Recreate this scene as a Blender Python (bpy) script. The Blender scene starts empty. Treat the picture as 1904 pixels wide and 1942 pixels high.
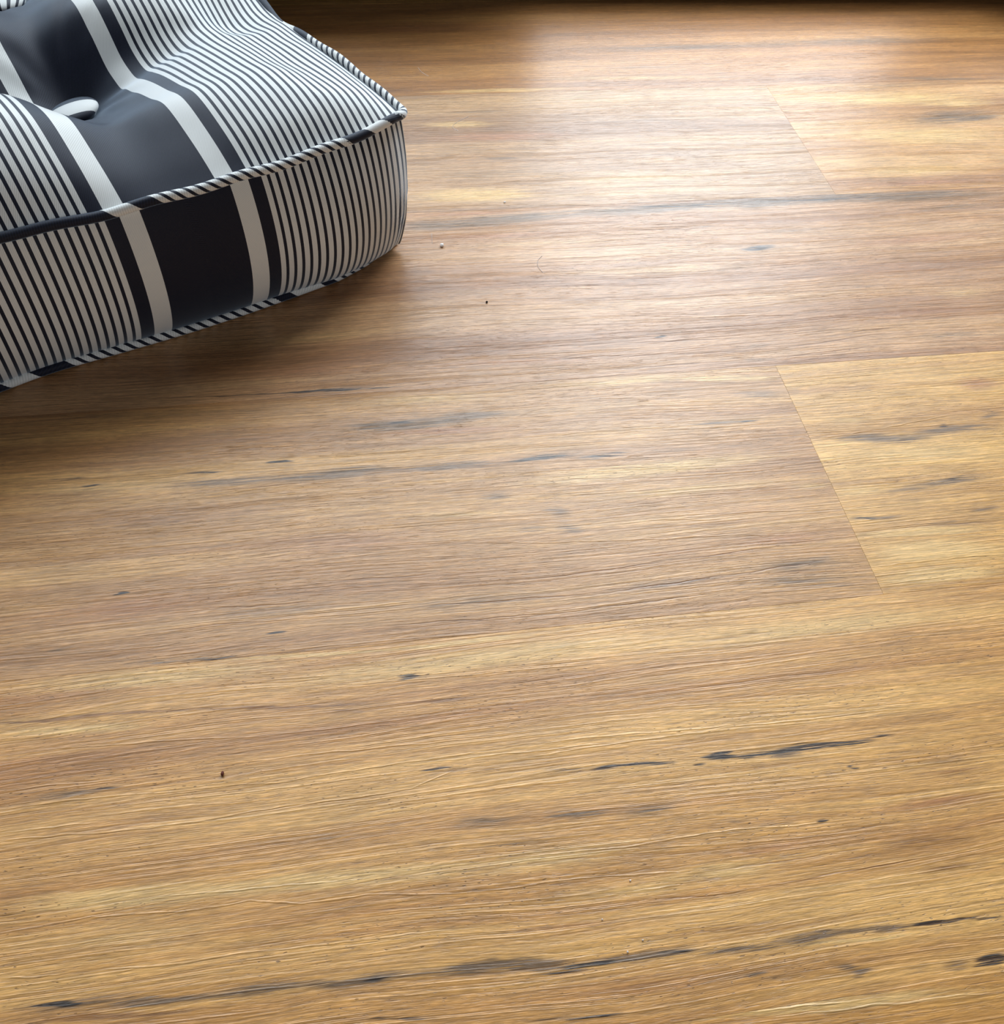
import bpy, bmesh, math, random
from mathutils import Vector, Matrix
random.seed(4)
scene = bpy.context.scene
COL = scene.collection

# ---------------------------------------------------------------- camera
PITCH, ROLL, YAW = 0.8942, 0.0668, 0.1911
fw = Vector((math.sin(YAW)*math.cos(PITCH), math.cos(YAW)*math.cos(PITCH), -math.sin(PITCH)))
rt = fw.cross(Vector((0, 0, 1))).normalized()
up = rt.cross(fw)
cr = math.cos(ROLL)*rt + math.sin(ROLL)*up
cu = -math.sin(ROLL)*rt + math.cos(ROLL)*up
cam_data = bpy.data.cameras.new('camera')
cam = bpy.data.objects.new('camera', cam_data)
COL.objects.link(cam)
m = Matrix((cr, cu, -fw)).transposed().to_4x4()
m.translation = Vector((0.0, -0.4161, 0.3956))
cam.matrix_world = m
cam_data.sensor_fit = 'HORIZONTAL'
cam_data.sensor_width = 36.0
cam_data.lens = 36.0*1748.7/1904.0
cam_data.clip_start = 0.01
scene.camera = cam

# ---------------------------------------------------------------- light
scene.view_settings.view_transform = 'Standard'
scene.view_settings.look = 'None'
scene.view_settings.gamma = 1.0
scene.view_settings.use_curve_mapping = False
scene.view_settings.exposure = 0.14
world = bpy.data.worlds.new('world')
scene.world = world
world.use_nodes = True
wbg = world.node_tree.nodes['Background']
wbg.inputs['Color'].default_value = (0.90, 0.93, 1.0, 1)
wbg.inputs['Strength'].default_value = 0.035

WALL_YAW = math.radians(-1.9)
WALL_P = Vector((0.0, 0.546, 0.0))           # front face of the window wall


def on_wall(u, d, z):                        # u along the wall, d out of the room
    c, s = math.cos(WALL_YAW), math.sin(WALL_YAW)
    return WALL_P + Vector((u*c - d*s, u*s + d*c, z))


def daylight(name, u0, u1, z0, z1, power, color, d=0.10):
    l = bpy.data.lights.new(name, 'AREA')
    l.shape = 'RECTANGLE'
    l.size = u1 - u0
    l.size_y = z1 - z0
    l.energy = power
    l.color = color
    o = bpy.data.objects.new(name, l)
    o.location = on_wall((u0 + u1)/2, d, (z0 + z1)/2)
    o.rotation_euler = (math.radians(-90), 0, WALL_YAW)
    o.visible_camera = True
    COL.objects.link(o)


# sky beyond the glazing, and the brighter sunlit balcony seen low in the middle pane
daylight('daylight_sky', -1.70, 1.90, 0.85, 3.00, 165.0, (0.86, 0.94, 1.0), 1.2)
daylight('daylight_balcony', 0.20, 0.62, 0.055, 0.40, 2.3, (0.82, 0.91, 1.0), 0.10)
daylight('daylight_upper', 0.20, 0.62, 0.40, 0.95, 3.4, (1.0, 0.98, 0.95), 0.10)
# added fill light behind the camera, lifts the cushion's front face
rear = bpy.data.lights.new('rear_fill', 'AREA')
rear.shape = 'RECTANGLE'
rear.size, rear.size_y = 3.0, 1.7
rear.energy = 22.0
rear.color = (0.93, 0.96, 1.0)
ro = bpy.data.objects.new('rear_fill', rear)
ro.location = (0.1, -3.50, 1.15)
ro.rotation_euler = (math.radians(90), 0, 0)
ro.visible_camera = True
COL.objects.link(ro)


# ---------------------------------------------------------------- helpers
def mesh_obj(name, bm, mat, parent=None, smooth=True):
    me = bpy.data.meshes.new(name)
    bm.to_mesh(me)
    bm.free()
    if smooth:
        me.polygons.foreach_set('use_smooth', [True]*len(me.polygons))
    if mat:
        me.materials.append(mat)
    o = bpy.data.objects.new(name, me)
    COL.objects.link(o)
    if parent:
        o.parent = parent
    return o


def add_box(bm, x0, x1, y0, y1, z0, z1, bev=0.0, seg=1):
    r = bmesh.ops.create_cube(bm, size=1.0)
    for v in r['verts']:
        v.co = Vector(((x0 + x1)/2 + v.co.x*(x1 - x0), (y0 + y1)/2 + v.co.y*(y1 - y0), (z0 + z1)/2 + v.co.z*(z1 - z0)))
    if bev:
        es = list({e for v in r['verts'] for e in v.link_edges})
        bmesh.ops.bevel(bm, geom=es, offset=bev, segments=seg, affect='EDGES')


def tag(o, label=None, cat=None, kind=None, group=None):
    if label:
        o['label'] = label
    if cat:
        o['category'] = cat
    if kind:
        o['kind'] = kind
    if group:
        o['group'] = group


class NT:
    """small node-tree builder"""
    def __init__(self, name):
        self.m = bpy.data.materials.new(name)
        self.m.use_nodes = True
        self.t = self.m.node_tree
        self.b = self.t.nodes['Principled BSDF']

    def n(self, typ, **kw):
        nd = self.t.nodes.new(typ)
        for k, v in kw.items():
            setattr(nd, k, v)
        return nd

    def link(self, a, b):
        self.t.links.new(a, b)

    def put(self, sock, v):
        if isinstance(v, bpy.types.NodeSocket):
            self.link(v, sock)
        else:
            sock.default_value = v

    def math(self, op, a, b=None, c=None, clamp=False):
        nd = self.n('ShaderNodeMath', operation=op, use_clamp=clamp)
        self.put(nd.inputs[0], a)
        if b is not None:
            self.put(nd.inputs[1], b)
        if c is not None:
            self.put(nd.inputs[2], c)
        return nd.outputs[0]

    def noise(self, vec, detail=2.0, rough=0.5, scale=1.0):
        nd = self.n('ShaderNodeTexNoise')
        nd.inputs['Scale'].default_value = scale
        nd.inputs['Detail'].default_value = detail
        nd.inputs['Roughness'].default_value = rough
        self.link(vec, nd.inputs['Vector'])
        return nd.outputs['Fac']

    def scaled(self, x, y, sx, sy, ox=0.0, oy=0.0):
        nd = self.n('ShaderNodeCombineXYZ')
        self.link(self.math('MULTIPLY_ADD', x, sx, ox), nd.inputs[0])
        self.link(self.math('MULTIPLY_ADD', y, sy, oy), nd.inputs[1])
        return nd.outputs[0]

    def smooth(self, v, a, b, lo=0.0, hi=1.0):
        nd = self.n('ShaderNodeMapRange', interpolation_type='SMOOTHSTEP')
        self.put(nd.inputs[0], v)
        for i, q in enumerate((a, b, lo, hi)):
            nd.inputs[i + 1].default_value = q
        return nd.outputs[0]

    def mix(self, fac, a, b, blend='MIX'):
        nd = self.n('ShaderNodeMix', data_type='RGBA', blend_type=blend)
        self.put(nd.inputs['Factor'], fac)
        for s, v in ((nd.inputs[6], a), (nd.inputs[7], b)):
            if isinstance(v, bpy.types.NodeSocket):
                self.link(v, s)
            else:
                s.default_value = (*v, 1)
        return nd.outputs[2]


def lin(r, g, b, k=1.0):
    def f(c):
        c /= 255.0
        return c/12.92 if c <= 0.04045 else ((c + 0.055)/1.055)**2.4
    return (f(r), f(g), f(b))


# ---------------------------------------------------------------- wood planks
# grain features printed on the planks: plank, x, y, angle, half length, half width, strength, kind
STREAKS = [
('A',0.2969,0.4321,0.0074,0.1326,0.01063,0.5,'g'),
('A',0.4831,0.4363,-0.0023,0.1717,0.01253,0.5,'g'),
('A',0.265,0.3956,-0.0291,0.0508,0.00501,0.4,'g'),
('A',0.399,0.3897,-0.0118,0.0586,0.00362,0.2,'g'),
('A',0.056,0.4808,0.0062,0.1253,0.01733,0.35,'r'),
('A',0.4749,0.4855,-0.009,0.2081,0.01845,0.3,'r'),
('A',0.2457,0.376,-0.0378,0.1383,0.00693,0.3,'y'),
('A',0.1221,0.3605,-0.011,0.0823,0.00465,0.7,'y'),
('B',0.0949,0.3254,-0.0136,0.0538,0.00564,0.4,'g'),
('B',0.0816,0.3061,-0.0381,0.0402,0.00727,0.6,'y'),
('B',0.114,0.2854,-0.0202,0.0749,0.00942,0.55,'r'),
('B',0.1073,0.2527,-0.0268,0.0218,0.00334,0.6,'g'),
('B',0.1033,0.2313,0.0042,0.0752,0.00965,0.35,'g'),
('B',0.0823,0.2027,-0.0437,0.0553,0.01219,0.9,'y'),
('B',0.2089,0.2172,-0.0048,0.0976,0.00639,0.35,'y'),
('B',0.252,0.3041,-0.0234,0.1054,0.01612,0.25,'g'),
('B',0.2514,0.2489,-0.0057,0.1116,0.00792,0.25,'g'),
('D',0.0754,0.1787,-0.0209,0.0496,0.00389,0.5,'r'),
('C',0.4813,0.349,0.0545,0.1273,0.00963,0.35,'g'),
('A',0.5293,0.3587,-0.0852,0.0733,0.00703,0.5,'g'),
('C',0.4714,0.3258,-0.0353,0.1201,0.01458,0.7,'y'),
('C',0.5333,0.3128,0.0011,0.0447,0.00786,0.5,'y'),
('C',0.5109,0.2918,0.1076,0.0614,0.01643,0.7,'g'),
('C',0.5369,0.2893,0.1193,0.0287,0.00505,0.5,'g'),
('C',0.4734,0.2631,-0.0344,0.0824,0.01799,0.7,'y'),
('C',0.441,0.2112,-0.0099,0.0898,0.01203,0.5,'y'),
('C',0.4425,0.1942,-0.0049,0.0785,0.00531,0.5,'r'),
('D',0.0508,0.1662,0.0403,0.0579,0.01135,0.7,'g'),
('D',0.1098,0.1703,0.0639,0.0551,0.00963,0.85,'g'),
('D',0.1948,0.1741,0.0326,0.0662,0.00885,0.9,'g'),
('D',0.2933,0.1772,0.0211,0.0857,0.01006,0.95,'g'),
('D',0.4161,0.1768,-0.0254,0.1053,0.01026,0.9,'g'),
('D',0.2408,0.1769,-0.0042,0.0573,0.00199,0.8,'k'),
('D',0.3466,0.1772,-0.0123,0.074,0.00203,0.6,'k'),
('D',0.281,0.1199,0.1162,0.0169,0.00407,0.95,'k'),
('D',0.2909,0.1194,0.0513,0.0448,0.00633,0.3,'g'),
('D',0.2455,0.1492,0.0311,0.0142,0.00284,0.4,'g'),
('D',0.4488,0.1596,0.0423,0.0526,0.006,0.45,'g'),
('D',0.3179,0.1385,0.0113,0.0644,0.00471,0.3,'g'),
('D',0.0912,0.1497,-0.0003,0.0709,0.00462,0.4,'r'),
('D',0.1165,0.1382,-0.0145,0.0839,0.00636,0.25,'y'),
('D',0.2009,0.1003,-0.0041,0.1101,0.00858,0.25,'y'),
('D',0.401,0.1204,0.0547,0.0851,0.00924,0.4,'r'),
('D',0.1839,0.0312,0.0418,0.0046,0.00149,0.9,'k'),
('D',0.2439,0.0163,0.0228,0.0209,0.00292,0.4,'g'),
('D',0.2381,0.0038,-0.0637,0.0301,0.00249,0.45,'g'),
('D',0.0899,0.0153,-0.0648,0.0811,0.00353,0.3,'r'),
('D',0.0717,0.0858,-0.0156,0.0372,0.00407,0.3,'g'),
('D',-0.0547,0.0196,-0.0046,0.0922,0.0083,0.35,'r'),
('D',-0.0382,0.0502,0.0628,0.0769,0.00815,0.25,'y'),
('D',-0.0294,0.0006,-0.0118,0.0474,0.00133,0.9,'k'),
('D',-0.0998,0.0025,-0.0395,0.0552,0.00116,0.4,'k'),
('D',0.4105,0.0568,-0.0087,0.0351,0.009,0.3,'y'),
('D',0.3729,0.039,-0.0156,0.0672,0.00784,0.35,'r'),
('D',0.381,0.015,-0.0202,0.0441,0.00449,0.4,'g'),
('D',0.0989,0.0291,-0.0417,0.0591,0.00075,0.7,'l'),
('D',0.1964,0.0258,-0.0278,0.0571,0.00076,0.7,'l'),
('D',0.2844,0.0282,0.0946,0.0487,0.00078,0.7,'l'),
('D',0.119,0.0163,-0.0463,0.0685,0.00074,0.8,'l'),
('D',0.2176,0.0126,-0.0198,0.0488,0.00075,0.8,'l'),
('D',0.2965,0.016,0.1108,0.0467,0.00076,0.8,'l'),
('D',0.1869,0.0031,0.0056,0.0721,0.00073,0.7,'l'),
('D',0.2965,0.0063,0.0711,0.0583,0.00075,0.7,'l'),
('D',0.2427,0.0474,-0.0578,0.042,0.00081,0.6,'w'),
('D',0.3222,0.0388,-0.1205,0.0587,0.0008,0.6,'w'),
('D',0.1886,0.0516,-0.1098,0.0288,0.0008,0.5,'w'),
('D',0.3278,0.0246,0.1028,0.0453,0.00078,0.5,'l'),
('E',0.0021,-0.0325,0.0113,0.0339,0.00687,0.7,'g'),
('E',0.0414,-0.03,0.1081,0.037,0.0076,0.75,'g'),
('E',0.0115,-0.0306,-0.0053,0.0108,0.00188,0.7,'k'),
('E',0.0943,-0.0294,0.0132,0.0467,0.00513,0.35,'g'),
('E',0.0272,-0.0127,-0.0028,0.07,0.00722,0.35,'y'),
('E',-0.1158,-0.0111,-0.0359,0.1219,0.00702,0.3,'g'),
('E',0.0372,-0.04,-0.0531,0.0536,0.00433,0.5,'r'),
('E',-0.0604,-0.0548,-0.0106,0.0101,0.00117,0.9,'k'),
('E',-0.1053,-0.0584,0.0038,0.0148,0.00116,0.7,'k'),
('E',-0.1746,-0.0566,0.0004,0.0192,0.00116,0.8,'k'),
('E',-0.1629,-0.0615,0.0342,0.0064,0.00116,0.7,'k'),
('E',-0.0919,-0.067,-0.0069,0.046,0.00451,0.6,'g'),
('E',-0.0252,-0.067,0.0092,0.0508,0.00573,0.75,'g'),
('E',0.0359,-0.0681,-0.0069,0.0365,0.00405,0.8,'g'),
('E',0.0865,-0.0669,0.0306,0.0322,0.00294,0.8,'k'),
('E',0.1252,-0.0688,0.0414,0.0201,0.00295,0.75,'k'),
('E',0.1746,-0.0683,-0.0022,0.0443,0.00209,0.35,'g'),
('E',-0.1401,-0.0648,-0.0084,0.0806,0.00841,0.3,'y'),
('E',0.1489,-0.0819,0.0402,0.0983,0.00747,0.7,'y'),
('E',0.224,-0.0129,-0.066,0.0393,0.0041,0.7,'y'),
('E',0.153,-0.0088,-0.0092,0.0739,0.00475,0.5,'y'),
('E',-0.117,-0.0905,-0.0049,0.1025,0.01589,0.25,'b'),
('E',0.0599,-0.0924,0.0382,0.0155,0.0033,0.5,'g'),
('E',0.0903,-0.107,-0.288,0.0118,0.00481,0.55,'g'),
('E',0.0955,-0.1187,-0.4184,0.0136,0.00519,0.5,'g'),
('E',0.0737,-0.1181,0.0063,0.0184,0.00362,0.4,'g'),
('E',-0.0268,-0.1162,-0.0321,0.0797,0.01015,0.35,'r'),
('E',0.038,-0.1033,-0.0327,0.0583,0.00426,0.35,'y'),
('E',0.1549,-0.1412,-0.018,0.0672,0.00747,0.25,'r'),
('E',-0.1391,-0.1362,0.0135,0.0044,0.00141,0.95,'k'),
('E',-0.0618,-0.1681,0.0047,0.0059,0.00116,0.7,'k'),
('E',-0.1638,-0.1655,0.0261,0.0083,0.00194,0.5,'g'),
('E',-0.1198,-0.1779,-0.0254,0.0182,0.0019,0.7,'g'),
('E',-0.0903,-0.1789,-0.0297,0.0214,0.00127,0.6,'k'),
('E',-0.1318,-0.1445,0.0364,0.0727,0.01379,0.35,'r'),
('E',-0.0672,-0.1549,0.0083,0.0594,0.00591,0.35,'g'),
('E',0.0383,-0.1604,0.0066,0.0623,0.0092,0.4,'g'),
('E',0.1409,-0.1612,0.0426,0.0564,0.00471,0.4,'g'),
('E',0.215,-0.1566,-0.0116,0.0408,0.00631,0.55,'g'),
('E',0.2072,-0.1663,-0.0425,0.0514,0.00472,0.55,'g'),
('E',0.2242,-0.1719,-0.0337,0.0299,0.00187,0.5,'g'),
('E',0.2135,-0.1395,-0.0289,0.0396,0.00608,0.35,'r'),
('E',0.1965,-0.1173,-0.0118,0.0582,0.00534,0.3,'r'),
('E',0.2331,-0.0279,-0.0382,0.0234,0.0053,0.5,'g'),
('E',0.2028,-0.0494,-0.0215,0.0266,0.00282,0.7,'g'),
('E',0.2177,-0.0498,-0.0177,0.0096,0.00126,0.6,'k'),
('E',0.1661,-0.0996,0.0217,0.0716,0.00443,0.45,'y'),
('E',0.2386,-0.1038,-0.0236,0.02,0.00445,0.4,'y'),
('E',0.0541,-0.1246,-0.1285,0.0195,0.00052,0.8,'w'),
('E',0.1009,-0.1288,-0.0631,0.0413,0.00052,0.9,'w'),
('E',0.1603,-0.1322,-0.0406,0.0372,0.00053,0.8,'w'),
('E',0.2013,-0.1355,-0.1571,0.0167,0.00053,0.7,'w'),
('E',0.1606,-0.1199,-0.0998,0.034,0.00054,0.5,'w'),
('E',0.2065,-0.1195,-0.068,0.0522,0.00055,0.6,'w'),
('E',0.1098,-0.1484,0.048,0.0497,0.0005,0.8,'l'),
('E',0.1773,-0.1453,0.0499,0.0345,0.00051,0.8,'l'),
('E',0.0585,-0.1618,-0.0272,0.0548,0.0005,0.7,'l'),
('E',0.1396,-0.161,0.0561,0.0449,0.00065,0.8,'l'),
('E',0.2,-0.1573,0.0801,0.0314,0.00067,0.7,'l'),
('E',0.037,-0.1713,-0.0252,0.0612,0.0005,0.7,'l'),
('E',0.123,-0.1709,0.041,0.0438,0.0005,0.7,'l'),
('E',-0.0673,-0.1509,-0.0364,0.0598,0.0005,0.6,'l'),
('E',-0.0862,-0.1604,-0.0105,0.0511,0.0005,0.5,'l'),
('E',-0.0141,-0.1407,-0.0339,0.0621,0.0005,0.5,'l'),
('F',0.2827,-0.0695,0.0198,0.0273,0.00427,0.6,'g'),
('F',0.3062,-0.0738,-0.0136,0.029,0.00425,0.8,'g'),
('F',0.3414,-0.0694,0.0258,0.041,0.00494,0.8,'g'),
('F',0.3388,-0.066,0.1422,0.0043,0.00218,0.8,'k'),
('F',0.3721,-0.06,0.2196,0.0126,0.00381,0.5,'g'),
('F',0.2831,-0.0558,-0.0535,0.0289,0.00755,0.3,'y'),
('F',0.377,-0.032,-0.0295,0.0214,0.00879,0.5,'r'),
('F',0.3228,-0.1089,0.0443,0.0394,0.00392,0.6,'g'),
('F',0.3263,-0.1072,0.0475,0.0078,0.00169,0.6,'k'),
('F',0.2679,-0.1302,-0.0349,0.0213,0.0021,0.6,'g'),
('F',0.2625,-0.1298,-0.2533,0.0059,0.0021,0.6,'k'),
('F',0.3336,-0.1304,0.0224,0.0139,0.00267,0.6,'g'),
('F',0.3089,-0.1387,-0.0186,0.0368,0.0026,0.4,'g'),
('F',0.2958,-0.1131,-0.0215,0.0276,0.00331,0.4,'g'),
('F',0.3149,-0.0863,-0.0198,0.06,0.00767,0.6,'y'),
('F',0.2696,-0.1104,-0.0011,0.0221,0.00552,0.5,'y'),
('F',0.2944,-0.1427,-0.0435,0.0502,0.0041,0.9,'y'),
('F',0.2918,-0.1552,-0.0412,0.046,0.00844,1,'y'),
('F',0.2889,-0.1716,-0.0124,0.0405,0.00618,1,'y'),
('F',0.3303,-0.0153,-0.0083,0.0838,0.00486,0.3,'y'),
('F',0.2807,-0.066,0.089,0.0242,0.00064,0.7,'w'),
('F',0.3221,-0.061,0.1366,0.0277,0.00065,0.8,'w'),
('F',0.2902,-0.1622,0.004,0.0447,0.0005,0.9,'w'),
('F',0.2709,-0.1734,0.0335,0.0245,0.0005,0.6,'w'),
('G',-0.0441,-0.1823,-0.047,0.0493,0.00191,0.9,'y'),
('G',0.029,-0.1836,0.0038,0.0527,0.00194,0.8,'y'),
('G',-0.1154,-0.1864,-0.0198,0.0834,0.00741,0.6,'y'),
('G',0.0343,-0.1937,0.0258,0.1195,0.0084,0.6,'y'),
('G',0.2101,-0.1957,0.012,0.115,0.00787,0.6,'y'),
('G',-0.142,-0.2033,-0.0337,0.0482,0.00136,0.9,'b'),
('G',-0.0601,-0.2085,-0.0809,0.0542,0.00116,0.7,'b'),
('G',-0.1481,-0.2089,-0.0634,0.0399,0.00383,0.7,'y'),
('G',0.0024,-0.1999,0.0334,0.0065,0.00184,0.95,'k'),
('G',0.0043,-0.2004,0.0085,0.0131,0.00116,0.5,'g'),
('G',0.0099,-0.2136,-0.0576,0.0262,0.00138,0.6,'b'),
('G',-0.0251,-0.2143,-0.2088,0.0085,0.00116,0.5,'b'),
('G',-0.1484,-0.2392,0.0022,0.0327,0.0028,0.5,'g'),
('G',-0.1341,-0.2391,-0.0303,0.0089,0.00141,0.5,'k'),
('G',0.0123,-0.2476,-0.0163,0.0095,0.00116,0.8,'k'),
('G',0.018,-0.2499,-0.0095,0.0381,0.00284,0.35,'g'),
('G',0.0904,-0.2563,0.0104,0.0099,0.0016,0.9,'k'),
('G',0.1077,-0.2563,-0.0273,0.0155,0.00125,0.8,'k'),
('G',0.1267,-0.2596,-0.0525,0.0042,0.00116,0.8,'k'),
('G',0.1406,-0.2567,0.0348,0.0095,0.00235,1,'k'),
('G',0.1572,-0.2582,0.0193,0.0191,0.0018,1,'k'),
('G',0.1804,-0.2576,0.0144,0.0223,0.00255,1,'k'),
('G',0.1997,-0.2578,-0.0181,0.0178,0.00183,1,'k'),
('G',0.221,-0.2569,0.0065,0.0121,0.00116,0.7,'k'),
('G',0.2006,-0.2695,-0.2658,0.003,0.00116,0.9,'k'),
('G',0.1705,-0.2603,-0.0589,0.0144,0.0018,0.6,'g'),
('G',0.0675,-0.2553,-0.0547,0.0193,0.00116,0.5,'g'),
('G',0.027,-0.2736,-0.0009,0.0238,0.00365,0.5,'g'),
('G',0.068,-0.2754,-0.0817,0.0194,0.00334,0.7,'g'),
('G',0.1037,-0.2774,0.0178,0.0194,0.00402,0.55,'g'),
('G',0.0415,-0.2848,-0.0423,0.0313,0.00257,0.35,'g'),
('G',-0.1201,-0.2567,0.0233,0.0621,0.00836,0.25,'r'),
('G',-0.0407,-0.2722,-0.0118,0.0229,0.00326,0.3,'g'),
('G',0.1366,-0.2865,-0.0486,0.0144,0.00116,0.5,'g'),
('G',0.175,-0.2917,0.0229,0.0037,0.00116,0.9,'k'),
('G',0.1491,-0.2907,-0.0468,0.026,0.00116,0.3,'k'),
('G',-0.0875,-0.2538,0.008,0.0509,0.00375,0.25,'g'),
('G',-0.117,-0.2864,-0.0476,0.0597,0.00609,0.8,'y'),
('G',-0.0323,-0.2898,-0.0278,0.0622,0.00557,0.8,'y'),
('G',0.0505,-0.2926,0.0041,0.0587,0.00629,0.55,'y'),
('G',0.1276,-0.3068,-0.0496,0.033,0.00554,0.5,'y'),
('G',0.0868,-0.3092,-0.0087,0.0519,0.00452,0.4,'y'),
('G',0.1531,-0.3005,0.0077,0.0344,0.00348,0.35,'r'),
('G',0.2317,-0.2896,0.0264,0.0375,0.00502,0.45,'r'),
('G',0.2181,-0.3058,0.0273,0.0436,0.00412,0.4,'b'),
('G',0.2247,-0.3179,0.0083,0.0286,0.00275,0.4,'b'),
('G',0.0335,-0.3308,-0.0344,0.0302,0.00386,0.4,'g'),
('G',0.2443,-0.2762,0.0649,0.0315,0.00701,0.3,'b'),
('G',-0.1324,-0.3236,-0.0536,0.0333,0.00535,0.5,'g'),
('G',-0.1388,-0.3224,-0.0692,0.0083,0.00214,1,'k'),
('G',-0.1377,-0.3231,-0.0693,0.005,0.00116,1,'k'),
('G',-0.1012,-0.3263,-0.0467,0.0247,0.00241,0.75,'g'),
('G',-0.0657,-0.3278,-0.0203,0.0297,0.00323,0.85,'g'),
('G',-0.0234,-0.3294,-0.0267,0.0281,0.00299,0.85,'g'),
('G',-0.0173,-0.3295,-0.0535,0.0071,0.00116,0.6,'k'),
('G',0.0177,-0.3311,-0.0155,0.0288,0.00301,0.8,'g'),
('G',0.0458,-0.3333,-0.0627,0.0181,0.00247,0.9,'g'),
('G',0.0657,-0.335,-0.0006,0.0172,0.00178,0.9,'k'),
('G',0.0873,-0.335,-0.0103,0.0274,0.00277,0.85,'g'),
('G',0.1003,-0.3351,-0.0834,0.0124,0.00116,0.6,'k'),
('G',0.1215,-0.3381,-0.0439,0.0226,0.00194,0.75,'g'),
('G',0.1506,-0.3377,0.0046,0.0259,0.0028,0.7,'g'),
('G',0.1826,-0.3374,-0.047,0.026,0.00198,0.7,'g'),
('G',0.2065,-0.3383,-0.0517,0.017,0.00116,0.9,'k'),
('G',0.2261,-0.3391,-0.0507,0.0185,0.00116,0.8,'k'),
('G',0.0505,-0.3367,-0.0394,0.0145,0.00122,0.5,'k'),
('G',0.1216,-0.3303,-0.052,0.0457,0.00341,0.35,'b'),
('G',0.1263,-0.3474,-0.0588,0.0062,0.00116,0.5,'g'),
('G',0.1681,-0.3509,-0.0706,0.0075,0.00215,0.7,'g'),
('G',0.1672,-0.3531,0.0796,0.0053,0.00116,0.5,'g'),
('G',0.2114,-0.355,-0.0215,0.0104,0.00242,0.6,'g'),
('G',0.2261,-0.3555,-0.0069,0.0092,0.00269,0.95,'k'),
('G',0.1959,-0.3543,-0.0424,0.0128,0.00161,0.4,'g'),
('G',-0.1153,-0.3027,-0.0515,0.0582,0.00866,0.3,'y'),
('G',0.0621,-0.3206,-0.0582,0.0498,0.00432,0.3,'r'),
('G',0.0838,-0.3451,-0.0174,0.0672,0.00667,0.3,'r'),
('G',0.1422,-0.3489,-0.0201,0.0503,0.00322,0.3,'g'),
('G',0.1734,-0.3403,-0.0637,0.032,0.00126,0.8,'y'),
('G',-0.1221,-0.3295,-0.0743,0.0444,0.0021,0.6,'b'),
('G',-0.1501,-0.2348,-0.0136,0.0317,0.0005,0.5,'w'),
('G',-0.1478,-0.2428,0.0011,0.0325,0.0005,0.8,'w'),
('G',-0.088,-0.244,-0.0292,0.0415,0.0005,1,'w'),
('G',-0.0262,-0.2436,0.0536,0.035,0.0005,0.8,'w'),
('G',0.0146,-0.2418,0.0408,0.0172,0.0005,0.8,'w'),
('G',-0.1414,-0.2577,-0.0446,0.037,0.0005,0.9,'w'),
('G',-0.0829,-0.2575,0.0521,0.0355,0.0005,0.9,'w'),
('G',-0.029,-0.2562,0.0374,0.0316,0.0005,0.7,'w'),
('G',0.0084,-0.2519,0.3223,0.0118,0.0005,0.6,'w'),
('G',-0.1548,-0.2535,-0.0067,0.022,0.0005,0.6,'w'),
('G',-0.1476,-0.2933,0.0672,0.0217,0.00051,1,'w'),
('G',-0.1163,-0.2934,-0.0543,0.0189,0.00051,0.9,'w'),
('G',-0.0853,-0.2942,0.0141,0.0191,0.00052,1,'w'),
('G',-0.0591,-0.296,-0.1794,0.0136,0.00052,0.9,'w'),
('G',-0.0369,-0.2978,-0.0021,0.0171,0.00052,0.9,'w'),
('G',-0.0015,-0.3001,-0.0992,0.0261,0.0005,0.8,'w'),
('G',0.0488,-0.3024,-0.004,0.0321,0.0005,0.9,'w'),
('G',0.0914,-0.3038,-0.0939,0.0194,0.0005,0.9,'w'),
('G',0.1123,-0.3156,-0.0232,0.0234,0.0005,0.5,'l'),
('G',-0.1515,-0.3117,-0.102,0.0114,0.0005,0.8,'w'),
('G',-0.0933,-0.3138,-0.0114,0.038,0.0005,1,'w'),
('G',-0.029,-0.3149,-0.0122,0.0407,0.0005,1,'w'),
('G',0.0656,-0.2911,-0.022,0.0236,0.0005,0.9,'w'),
('G',0.105,-0.2911,0.0201,0.0272,0.0005,1,'w'),
('G',0.149,-0.2913,-0.0314,0.0288,0.0005,0.9,'w'),
('G',0.1025,-0.2415,-0.0273,0.0575,0.00052,0.9,'w'),
('G',0.0954,-0.2453,0.0282,0.0505,0.00051,0.7,'w'),
('G',0.1853,-0.2438,-0.0061,0.0527,0.00052,0.6,'w'),
('G',0.0978,-0.3106,-0.0322,0.013,0.0005,0.4,'w'),
('G',0.0525,-0.244,-0.0152,0.056,0.0005,0.6,'w'),
('G',-0.0187,-0.2341,-0.0129,0.0546,0.0005,0.6,'w'),
('G',-0.1125,-0.2196,-0.0511,0.0532,0.0005,0.6,'w'),
('G',-0.0645,-0.2894,-0.0403,0.0489,0.0005,0.6,'w'),
('G',0.1918,-0.2972,0.0429,0.0201,0.0005,0.4,'l'),
('G',0.1844,-0.3139,0.0387,0.0772,0.0005,0.5,'l'),
('G',0.1571,-0.3061,0.0149,0.0548,0.0005,0.4,'l'),
('H',0.1492,-0.3612,-0.0571,0.0862,0.00386,0.8,'y'),
('H',0.1805,-0.3649,-0.0357,0.0504,0.0005,0.8,'w'),
('H',0.1435,-0.3609,-0.0446,0.0429,0.0005,0.6,'w'),
('G',0.0639,-0.3539,-0.078,0.033,0.00116,0.5,'k'),
('G',-0.0142,-0.3446,-0.1168,0.0344,0.00116,0.4,'k')
]


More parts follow.
